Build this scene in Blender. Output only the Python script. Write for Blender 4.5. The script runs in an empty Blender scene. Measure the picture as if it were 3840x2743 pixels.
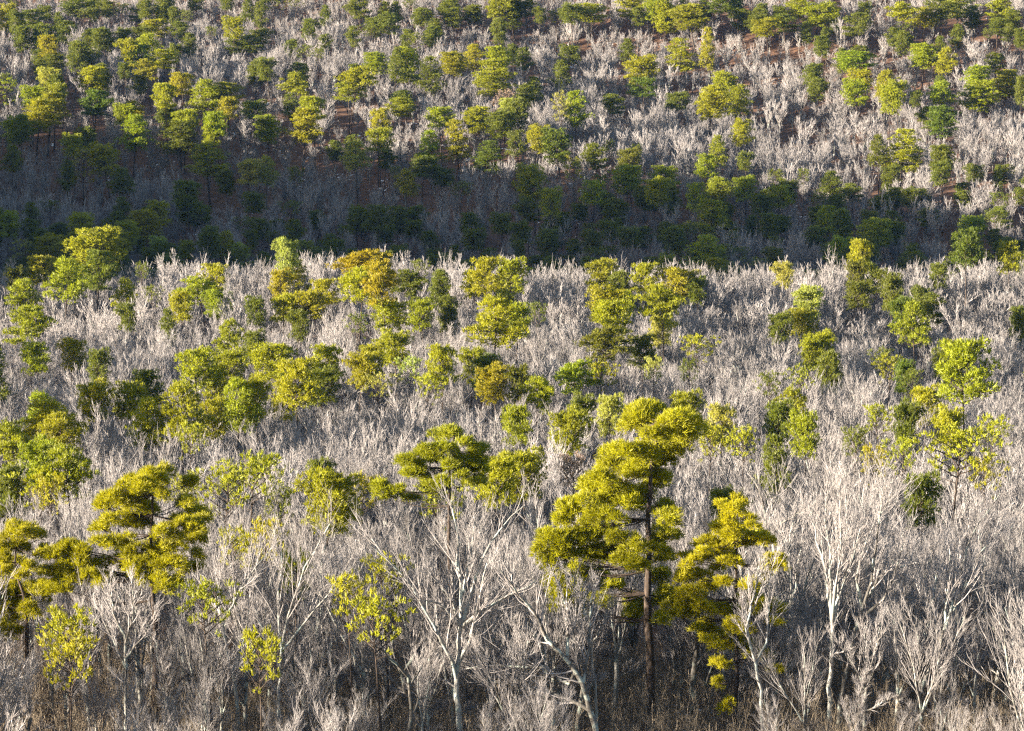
import bpy, math, random
import numpy as np
C = bpy.context.scene
COL = C.collection
random.seed(7)
RNG = np.random.default_rng(7)
# ------------------------------------------------------------------ camera
HFOV, PITCH, CAMZ = math.radians(20.0), math.radians(6.5), 50.7
PW, PH = 3840.0, 2743.0
F = PW / 2 / math.tan(HFOV / 2)                 # focal length in photo pixels
cam = bpy.data.cameras.new('camera'); cam_o = bpy.data.objects.new('camera', cam); COL.objects.link(cam_o)
cam.sensor_width = 36; cam.lens = 18 / math.tan(HFOV / 2); cam.clip_start = 1; cam.clip_end = 6000
cam_o.location = (0, 0, CAMZ); cam_o.rotation_euler = (math.pi / 2 - PITCH, 0, 0)
C.camera = cam_o
# ------------------------------------------------------------------ light
SUN_EL, SUN_AZ = math.radians(9.0), (-0.94, -0.34)
n_ = math.hypot(*SUN_AZ); SUN_AZ = (SUN_AZ[0] / n_, SUN_AZ[1] / n_)
w = bpy.data.worlds.new('World'); C.world = w; w.use_nodes = True
nt = w.node_tree; bg = nt.nodes['Background']
sky = nt.nodes.new('ShaderNodeTexSky'); sky.sky_type = 'NISHITA'; sky.sun_disc = False
sky.sun_elevation = SUN_EL; sky.sun_rotation = math.atan2(SUN_AZ[0], SUN_AZ[1])
nt.links.new(sky.outputs[0], bg.inputs[0]); bg.inputs[1].default_value = 0.06
sl = bpy.data.lights.new('sun', 'SUN'); sl.energy = 5.0; sl.angle = math.radians(0.5); sl.color = (1.0, 0.88, 0.70)
so = bpy.data.objects.new('sun', sl); COL.objects.link(so)
from mathutils import Vector, Euler, Matrix
so.rotation_euler = Vector((-SUN_AZ[0] * math.cos(SUN_EL), -SUN_AZ[1] * math.cos(SUN_EL), -math.sin(SUN_EL))).to_track_quat('-Z', 'Y').to_euler()
so.location = (-300, -100, 200)
C.view_settings.view_transform = 'Standard'; C.view_settings.look = 'None'
C.view_settings.exposure = 2.75; C.view_settings.gamma = 1.0
C.render.engine = 'CYCLES'
cy = C.cycles
cy.max_bounces = 4; cy.diffuse_bounces = 2; cy.glossy_bounces = 1; cy.transmission_bounces = 2; cy.transparent_max_bounces = 4
cy.volume_bounces = 0; cy.caustics_reflective = False; cy.caustics_refractive = False
cy.use_denoising = False; cy.pixel_filter_type = 'BLACKMAN_HARRIS'; cy.filter_width = 1.3

# ------------------------------------------------------------------ terrain
def smooth(a, b, x):
    t = np.clip((x - a) / (b - a), 0, 1); return t * t * (3 - 2 * t)
_KD = np.array([-400, -60, 0, 15, 45, 110, 160, 200, 300, 400, 470, 530, 565, 610, 660, 720, 790, 860, 930, 1100, 1400, 3000.])
_KZ = np.array([60, 49, 45, 36, 22, 4, 0, 0, -3, -7.5, -8, -5, -6, -16, -21, -10, 8, 27, 46, 95, 160, 300.])
_dd = np.linspace(-400, 3000, 3401)
_zz = np.interp(_dd, _KD, _KZ)
_k = np.hanning(41); _k /= _k.sum()
_zz = np.convolve(np.pad(_zz, 20, 'edge'), _k, 'valid')
def terr(x, y):
    x = np.asarray(x, float); y = np.asarray(y, float)
    u = x / np.maximum(y, 60) / 0.1763                # -1..1 across the frame
    y2 = y + 22 * np.clip(u, -2, 2) * smooth(430, 560, y) * (1 - smooth(900, 1100, y))
    z = np.interp(y2, _dd, _zz)
    z = z + 1.6 * np.sin(x / 23 + y / 57) * smooth(280, 420, y) + 2.2 * np.sin(x / 61 - y / 83 + 1.0) * smooth(280, 420, y)
    z = z + 5 * np.sin(x / 75 + y / 40 + .6) * smooth(720, 800, y)
    # unseen hill left of frame, added and shaped to cast the valley's shade
    h = np.interp(y, [0, 440, 495, 530, 566, 615, 654, 694, 740, 800, 850, 950], [-30, -8, 1, 36, 66, 66, 62, 56, 48, 42, 40, 40]) + 3 * np.sin(y / 8) + 2 * np.sin(y / 4.3 + 1)
    z = z + np.maximum(0, h - z) * np.exp(-((x + 240) / 46) ** 2 / 2)
    return z
def ray(px, py):
    a = (px - PW / 2) / F; b = (PH / 2 - py) / F
    c, s = math.cos(PITCH), math.sin(PITCH)
    d = (a, c + b * s, -s + b * c)                     # right, forward, up
    return (d[0] / d[1], 1.0, d[2] / d[1])             # per metre of depth
def at(px, py, Y):
    r = ray(px, py); return Vector((r[0] * Y, Y, CAMZ + r[2] * Y))
_YS = np.arange(150, 1300, 1.0)
def solve(px, py, T, y0=150):
    """depth at which a tree of height T standing on the ground reaches up to the pixel's ray"""
    r = ray(px, py)
    g = CAMZ + r[2] * _YS - terr(r[0] * _YS, _YS) - T
    ok = np.nonzero((g <= 0) & (_YS >= y0))[0]
    return float(_YS[ok[0]]) if len(ok) else 1150.0

# ------------------------------------------------------------------ materials
def mat(name):
    m = bpy.data.materials.new(name); m.use_nodes = True
    n = m.node_tree.nodes; n.clear()
    return m, n, m.node_tree.links
def N(n, t, **kw):
    o = n.new(t)
    for k, v in kw.items(): setattr(o, k, v)
    return o
def bark(name, c1, c2, scale, stretch=0.25, spots=None, var=0.35):
    m, n, l = mat(name)
    out = N(n, 'ShaderNodeOutputMaterial'); b = N(n, 'ShaderNodeBsdfPrincipled'); b.inputs['Roughness'].default_value = 0.9
    b.inputs['Specular IOR Level'].default_value = 0.15
    tc = N(n, 'ShaderNodeTexCoord'); mp = N(n, 'ShaderNodeMapping'); mp.inputs['Scale'].default_value = (1, 1, stretch)
    tx = N(n, 'ShaderNodeTexNoise'); tx.inputs['Scale'].default_value = scale; tx.inputs['Detail'].default_value = 4
    rp = N(n, 'ShaderNodeValToRGB'); rp.color_ramp.elements[0].position = .35; rp.color_ramp.elements[1].position = .65
    rp.color_ramp.elements[0].color = (*c1, 1); rp.color_ramp.elements[1].color = (*c2, 1)
    l.new(tc.outputs['Object'], mp.inputs[0]); l.new(mp.outputs[0], tx.inputs['Vector']); l.new(tx.outputs[0], rp.inputs[0])
    oi = N(n, 'ShaderNodeObjectInfo'); mr = N(n, 'ShaderNodeMapRange'); mr.inputs[3].default_value = 1 - var; mr.inputs[4].default_value = 1 + var * .6
    l.new(oi.outputs['Random'], mr.inputs[0])
    mx = N(n, 'ShaderNodeMix', data_type='RGBA', blend_type='MULTIPLY'); mx.inputs[0].default_value = 1
    l.new(rp.outputs[0], mx.inputs[6]); l.new(mr.outputs[0], mx.inputs[7])
    last = mx.outputs[2]
    if spots:
        t2 = N(n, 'ShaderNodeTexNoise'); t2.inputs['Scale'].default_value = 1.1; t2.inputs['Detail'].default_value = 3
        r2 = N(n, 'ShaderNodeValToRGB'); r2.color_ramp.elements[0].position = .52; r2.color_ramp.elements[1].position = .62
        l.new(tc.outputs['Object'], t2.inputs['Vector']); l.new(t2.outputs[0], r2.inputs[0])
        m2 = N(n, 'ShaderNodeMix', data_type='RGBA'); m2.inputs[7].default_value = (*spots, 1)
        l.new(r2.outputs[0], m2.inputs[0]); l.new(last, m2.inputs[6]); last = m2.outputs[2]
    l.new(last, b.inputs['Base Color']); l.new(b.outputs[0], out.inputs[0])
    return m
M_TRUNK = bark('bare_bark', (0.08, 0.07, 0.062), (0.22, 0.205, 0.185), 5, .2, (0.34, 0.37, 0.33))
M_WHITE = bark('pale_bark', (0.17, 0.16, 0.145), (0.31, 0.30, 0.28), 4, .25, (0.27, 0.31, 0.29), .05)
M_DARK = bark('dark_bark', (0.045, 0.04, 0.035), (0.15, 0.135, 0.12), 6, .2, (0.16, 0.18, 0.16), .2)
M_TWIG = bark('twig_bark', (0.21, 0.19, 0.188), (0.34, 0.315, 0.31), 1.2, 1, None, .3)
M_PBARK = bark('pine_bark', (0.022, 0.017, 0.014), (0.075, 0.055, 0.043), 7, .3, None, .2)
M_BRUSH = bark('brush_bark', (0.17, 0.135, 0.10), (0.34, 0.28, 0.21), 2, .5, None, .35)
def needles(name, rnd=False):
    m, n, l = mat(name)
    out = N(n, 'ShaderNodeOutputMaterial'); df = N(n, 'ShaderNodeBsdfPrincipled'); tr = N(n, 'ShaderNodeBsdfTranslucent'); mx = N(n, 'ShaderNodeMixShader')
    df.inputs['Roughness'].default_value = .55; df.inputs['Specular IOR Level'].default_value = .3
    oi = N(n, 'ShaderNodeObjectInfo'); tc = N(n, 'ShaderNodeTexCoord'); tx = N(n, 'ShaderNodeTexNoise'); tx.inputs['Scale'].default_value = 0.9; tx.inputs['Detail'].default_value = 3
    l.new(tc.outputs['Object'], tx.inputs['Vector'])
    hs = N(n, 'ShaderNodeHueSaturation')
    a1 = N(n, 'ShaderNodeMapRange'); a1.inputs[3].default_value = .494; a1.inputs[4].default_value = .506
    a2 = N(n, 'ShaderNodeMapRange'); a2.inputs[1].default_value = .3; a2.inputs[2].default_value = .7; a2.inputs[3].default_value = .65; a2.inputs[4].default_value = 1.35
    l.new(oi.outputs['Random'], a1.inputs[0]); l.new(tx.outputs[0], a2.inputs[0])
    l.new(a1.outputs[0], hs.inputs['Hue']); l.new(a2.outputs[0], hs.inputs['Value'])
    if rnd: hs.inputs['Color'].default_value = (.10, .115, .010, 1)
    else: l.new(oi.outputs['Color'], hs.inputs['Color'])
    l.new(hs.outputs[0], df.inputs['Base Color'])
    g = N(n, 'ShaderNodeMix', data_type='RGBA', blend_type='MULTIPLY'); g.inputs[0].default_value = 1; g.inputs[7].default_value = (1.5, 1.5, .6, 1)
    l.new(hs.outputs[0], g.inputs[6]); l.new(g.outputs[2], tr.inputs['Color'])
    mx.inputs[0].default_value = .35; l.new(df.outputs[0], mx.inputs[1]); l.new(tr.outputs[0], mx.inputs[2]); l.new(mx.outputs[0], out.inputs[0])
    return m
M_NEED = needles('needles'); M_NEEDR = needles('needles_far', True)
def ground_mat():
    m, n, l = mat('leaf_litter')
    out = N(n, 'ShaderNodeOutputMaterial'); b = N(n, 'ShaderNodeBsdfPrincipled'); b.inputs['Roughness'].default_value = .95; b.inputs['Specular IOR Level'].default_value = .1
    tc = N(n, 'ShaderNodeTexCoord')
    t1 = N(n, 'ShaderNodeTexNoise'); t1.inputs['Scale'].default_value = .6; t1.inputs['Detail'].default_value = 8; t1.inputs['Roughness'].default_value = .7
    r1 = N(n, 'ShaderNodeValToRGB'); e = r1.color_ramp.elements; e[0].position = .3; e[0].color = (.05, .03, .022, 1); e[1].position = .72; e[1].color = (.20, .115, .075, 1)
    t2 = N(n, 'ShaderNodeTexNoise'); t2.inputs['Scale'].default_value = .13; t2.inputs['Detail'].default_value = 6
    t3 = N(n, 'ShaderNodeTexNoise'); t3.inputs['Scale'].default_value = 1.0; t3.inputs['Detail'].default_value = 3
    mu = N(n, 'ShaderNodeMath', operation='MULTIPLY'); r2 = N(n, 'ShaderNodeValToRGB'); r2.color_ramp.elements[0].position = .40; r2.color_ramp.elements[1].position = .43
    mx = N(n, 'ShaderNodeMix', data_type='RGBA'); mx.inputs[7].default_value = (.75, .78, .82, 1)
    for t in (t1, t2, t3): l.new(tc.outputs['Object'], t.inputs['Vector'])
    l.new(t1.outputs[0], r1.inputs[0]); l.new(t2.outputs[0], mu.inputs[0]); l.new(t3.outputs[0], mu.inputs[1]); l.new(mu.outputs[0], r2.inputs[0])
    l.new(r2.outputs[0], mx.inputs[0]); l.new(r1.outputs[0], mx.inputs[6]); l.new(mx.outputs[2], b.inputs['Base Color']); l.new(b.outputs[0], out.inputs[0])
    return m

# ------------------------------------------------------------------ mesh helpers
class MB:
    """collects vertices and faces (tris and quads) and links them as one mesh"""
    def __init__(s): s.v = []; s.q = []; s.t = []; s.n = 0
    def add(s, v, q=None, t=None):
        if q is not None and len(q): s.q.append(np.asarray(q) + s.n)
        if t is not None and len(t): s.t.append(np.asarray(t) + s.n)
        s.v.append(v); s.n += len(v)
    def tubes(s, polys, sides=3):
        """polys: list of (points n x 3, radii n)"""
        by = {}
        for p, r in polys: by.setdefault(len(p), []).append((p, r))
        for n, g in by.items():
            P = np.array([a for a, _ in g], float); R = np.array([b for _, b in g], float)
            T = np.gradient(P, axis=1); T /= np.linalg.norm(T, axis=2, keepdims=True) + 1e-9
            D = P[:, -1] - P[:, 0]; D /= np.linalg.norm(D, axis=1, keepdims=True) + 1e-9
            A = np.where(np.abs(D[:, 2:3]) < .8, np.array([[0, 0, 1.]]), np.array([[1., .2, 0]]))[:, None, :]
            U = np.cross(T, A); U /= np.linalg.norm(U, axis=2, keepdims=True) + 1e-9
            V = np.cross(T, U)
            th = np.arange(sides) * 2 * math.pi / sides + RNG.random((len(g), 1)) * 6
            ring = P[:, :, None, :] + R[:, :, None, None] * (np.cos(th)[:, None, :, None] * U[:, :, None, :] + np.sin(th)[:, None, :, None] * V[:, :, None, :])
            m = len(g); idx = np.arange(m * n * sides).reshape(m, n, sides)
            a = idx[:, :-1, :]; b = np.roll(a, -1, 2); d = idx[:, 1:, :]; c = np.roll(d, -1, 2)
            s.add(ring.reshape(-1, 3), q=np.stack([a, b, c, d], -1).reshape(-1, 4))
    def mesh(s, name, m, smooth_=True):
        me = bpy.data.meshes.new(name)
        v = np.concatenate(s.v) if s.v else np.zeros((0, 3))
        q = np.concatenate(s.q) if s.q else np.zeros((0, 4), int)
        t = np.concatenate(s.t) if s.t else np.zeros((0, 3), int)
        me.vertices.add(len(v)); me.vertices.foreach_set('co', v.astype(np.float32).ravel())
        loops = np.concatenate([q.ravel(), t.ravel()]).astype(np.int32)
        me.loops.add(len(loops)); me.loops.foreach_set('vertex_index', loops)
        st = np.concatenate([np.arange(len(q)) * 4, len(q) * 4 + np.arange(len(t)) * 3]).astype(np.int32)
        me.polygons.add(len(st)); me.polygons.foreach_set('loop_start', st)
        me.polygons.foreach_set('loop_total', np.concatenate([np.full(len(q), 4), np.full(len(t), 3)]).astype(np.int32))
        if smooth_: me.polygons.foreach_set('use_smooth', np.ones(len(st), bool))
        me.materials.append(m); me.update(calc_edges=True)
        return me
def obj(name, me, parent=None):
    o = bpy.data.objects.new(name, me); COL.objects.link(o)
    if parent is not None: o.parent = parent
    return o
def thing(name, label, cat, loc, rz=0, sc=(1, 1, 1), group=None):
    o = bpy.data.objects.new(name, None); COL.objects.link(o); o.empty_display_size = .5
    o.location = loc; o.rotation_euler = (0, 0, rz); o.scale = sc; o['label'] = label; o['category'] = cat
    if group: o['group'] = group
    return o
def unit(v): return v / (np.linalg.norm(v) + 1e-9)

# ------------------------------------------------------------------ ground
def build_ground():
    xs = np.concatenate([np.linspace(-1200, -420, 20), np.arange(-400, 401, 5.), np.linspace(420, 1200, 20)])
    ys = np.concatenate([np.linspace(-400, -20, 20), np.arange(0, 1200, 5.), np.linspace(1220, 1800, 20)])
    X, Y = np.meshgrid(xs, ys)
    Z = terr(X, Y) + .25 * np.sin(X * .9 + Y * .35) * np.sin(Y * .7 - X * .2)
    b = MB(); i = np.arange(X.size).reshape(X.shape)
    b.add(np.stack([X, Y, Z], -1).reshape(-1, 3), q=np.stack([i[:-1, :-1], i[:-1, 1:], i[1:, 1:], i[1:, :-1]], -1).reshape(-1, 4))
    o = obj('ground', b.mesh('ground', ground_mat())); o['kind'] = 'structure'; o['label'] = 'brown leaf litter forest floor with thin snow patches'
build_ground()

# ------------------------------------------------------------------ leafless trees
def grow(rg, p, d, L, r, n, wob, trop, tip=.35):
    """a branch as a wobbling polyline that bends upward"""
    pts = [p]; d = unit(d); st = L / (n - 1)
    for i in range(n - 1):
        d = unit(d + rg.normal(0, wob, 3) + np.array([0, 0, trop]))
        p = p + d * st; pts.append(p)
    return np.array(pts), np.linspace(r, r * tip, n)
def along(pts, t):
    f = t * (len(pts) - 1); i = min(int(f), len(pts) - 2); k = f - i
    return pts[i] * (1 - k) + pts[i + 1] * k, unit(pts[i + 1] - pts[i])
def side(rg, d, ang):
    a = rg.normal(0, 1, 3); a -= d * a.dot(d); a = unit(a)
    return d * math.cos(ang) + a * math.sin(ang)
def spawn(rg, parents, per, tmin, lfac, ang, n, wob, trop, rmin, lmin=.3, rfac=.55):
    out = []
    for pts, rad in parents:
        L = np.linalg.norm(np.diff(pts, axis=0), axis=1).sum()
        k = max(1, int(round(rg.uniform(.75, 1.25) * per)))
        for j in range(k):
            t = tmin + (1 - tmin) * ((j + rg.uniform(.1, .9)) / k)
            p, d = along(pts, t)
            ll = max(lmin, L * lfac * rg.uniform(.6, 1.25) * (1.15 - .6 * t))
            rr = max(rmin, np.interp(t, np.linspace(0, 1, len(rad)), rad) * rfac * rg.uniform(.7, 1.1))
            out.append(grow(rg, p, side(rg, d, ang * rg.uniform(.6, 1.3)), ll, rr, n, wob, trop))
    return out
def bare_tree(seed, H=15., spread=1., leaders=4, fork=.42, twigs=1., tipr=.017, mats=(None, None), main=None):
    """returns (trunk mesh, crown mesh)"""
    rg = np.random.default_rng(seed)
    if main is None:
        r0 = .011 * H + .02
        lean = rg.normal(0, .05, 3); lean[2] = 0
        hf = H * fork * rg.uniform(.85, 1.15)
        t0 = grow(rg, np.array([0, 0, -.3]), np.array([0, 0, 1.]) + lean, hf, r0 * 1.15, 7, .045, .03, .7)
        mains = [t0]; lead = []
        base = t0[0][-1]; a0 = rg.uniform(0, 6)
        for k in range(leaders):
            a = a0 + k * 2 * math.pi / leaders + rg.normal(0, .3); tilt = rg.uniform(.18, .52) * spread
            if k == 0: tilt *= .3
            d = np.array([math.cos(a) * math.sin(tilt), math.sin(a) * math.sin(tilt), math.cos(tilt)])
            p, _ = along(t0[0], rg.uniform(.78, .99))
            lead.append(grow(rg, p, d, (H - hf) * rg.uniform(.8, 1.02), r0 * .55, 7, .09, .05, .25))
        low = spawn(rg, [t0], 3, .5, .45, 1.0, 5, .13, .07, .03)
        lead += low
    else:
        mains, lead = main
    l2 = spawn(rg, lead, 8, .15, .42, .5 * spread ** .5, 5, .10, .12, .028)
    if main is not None: l2 += spawn(rg, mains, 3, .5, .3, .9, 5, .14, .08, .03)
    l3 = spawn(rg, l2 + lead, 6 * twigs, .2, .5, .46, 4, .10, .13, tipr * 1.25, .5)
    l4 = spawn(rg, l3, 3.2 * twigs, .15, .7, .40, 3, .10, .14, tipr, .45, .75)
    bt = MB(); bt.tubes(mains, 7); bt.tubes(lead, 5)
    bc = MB(); bc.tubes(l2, 4); bc.tubes(l3, 3); bc.tubes(l4, 3)
    return bt.mesh('trunk', mats[0] or M_TRUNK), bc.mesh('crown', mats[1] or M_TWIG)

# ------------------------------------------------------------------ pines
def tufts(rg, mb, P, Dr, size, blades=6, width=.16):
    """needle tufts: BLADES narrow triangles fanned round each direction"""
    n = len(P); k = blades
    D = Dr / (np.linalg.norm(Dr, axis=1, keepdims=True) + 1e-9)
    B = D[:, None, :] + rg.normal(0, .62, (n, k, 3)); B /= np.linalg.norm(B, axis=2, keepdims=True)
    W = np.cross(B, rg.normal(0, 1, (n, k, 3))); W /= np.linalg.norm(W, axis=2, keepdims=True) + 1e-9
    L = (size * rg.uniform(.65, 1.25, (n, k)))[..., None]
    base = P[:, None, :] + rg.normal(0, size * .18, (n, k, 3))
    a = base - W * L * width; b = base + W * L * width; c = base + B * L + W * L * width * .2; d = base + B * L - W * L * width * .2
    V = np.stack([a, b, c, d], 2).reshape(-1, 3)
    mb.add(V, q=np.arange(len(V)).reshape(-1, 4))
def clump(rg, mb, c, rx, ry, rz, n, size, blades, width, out):
    """tufts through an ellipsoid shell, denser on its upper side"""
    v = rg.normal(0, 1, (n, 3)); v /= np.linalg.norm(v, axis=1, keepdims=True)
    v[:, 2] = np.where(v[:, 2] < -.35, -v[:, 2], v[:, 2])
    rr = rg.uniform(.45, 1.0, (n, 1)) ** .6
    P = c + v * rr * np.array([rx, ry, rz])
    tufts(rg, mb, P, v * .8 + out * .5 + np.array([0, 0, .55]), size, blades, width)
def env(shape, t):
    """crown half-width (1 = widest) at height fraction T of the crown, 0 = bottom"""
    if shape == 'r': return math.sqrt(max(0, 1 - (2 * (t - .42) / 1.22) ** 2)) if t > .42 else .55 + .45 * math.sin(t / .42 * math.pi / 2)
    if shape == 'c': return (1 - t) ** .62 * .95 + .06 if t > .22 else .62 + .38 * t / .22
    if shape == 'b': return (1 - t ** 2.2) ** .8 * .95 + .1 if t > .3 else .5 + .5 * t / .3
    return .35 + .65 * math.sin(math.pi * min(1, t * .85 + .12)) ** .8
def pine(seed, shape='r', H=18., crown=10., R=4., limbs=46, tuft=.42, blades=6, width=.15, dens=1.):
    rg = np.random.default_rng(seed)
    lean = rg.normal(0, .03, 3); lean[2] = 0
    tp, tr = grow(rg, np.array([0, 0, -.3]), np.array([0, 0, 1.]) + lean, H * .97, .0105 * H + .03, 9, .03, .03, .18)
    bt = MB(); bt.tubes([(tp, tr)], 7); bc = MB(); lb = []
    ga = rg.uniform(0, 6)
    irr = [rg.uniform(.72, 1.15) for _ in range(7)]
    for k in range(limbs):
        t = (k + rg.uniform(.1, .9)) / limbs
        if rg.random() < .06: continue
        ga += 2.4 + rg.normal(0, .35)
        hz = H - crown + crown * t * .97
        p, _ = along(tp, min(.985, (hz + .3) / (H * .97 + .3)))
        L = R * env(shape, t) * irr[int((ga % 6.283) * 7 / 6.284) % 7] * rg.uniform(.72, 1.12)
        up = {'r': .25, 'c': .12, 'b': .12, 's': .3}[shape] + t * .55 + rg.normal(0, .12)
        d = np.array([math.cos(ga), math.sin(ga), up])
        pts, rad = grow(rg, p, d, max(.5, L), .028 + .014 * L, 5, .10, .05, .3)
        lb.append((pts, rad))
        nc = max(1, int(round(L / 1.15 * (.6 if shape == 's' else 1))))
        for j in range(nc):
            tt = 1 - j / nc * .72 - rg.uniform(0, .1)
            c, dd = along(pts, max(.12, tt))
            s = rg.uniform(.75, 1.25) * (1.05 if shape != 's' else .72) * (.62 + .085 * R)
            c = c + rg.normal(0, .28, 3) * np.array([1, 1, .5]) + np.array([0, 0, .15])
            clump(rg, bc, c, s * 1.08, s * 1.08, s * (.62 if shape != 'b' else .4), int(17 * s * s * dens / (tuft / .42) ** 2), tuft, blades, width, dd)
    top, _ = along(tp, .99)
    s = .75 + .05 * R
    clump(rg, bc, top + np.array([0, 0, -.1]), s, s, s * .8, int(26 * dens), tuft, blades, width, np.array([0, 0, 1.]))
    bt.tubes(lb, 4)
    return bt.mesh('trunk', M_PBARK), bc.mesh('crown', M_NEED, False)

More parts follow.
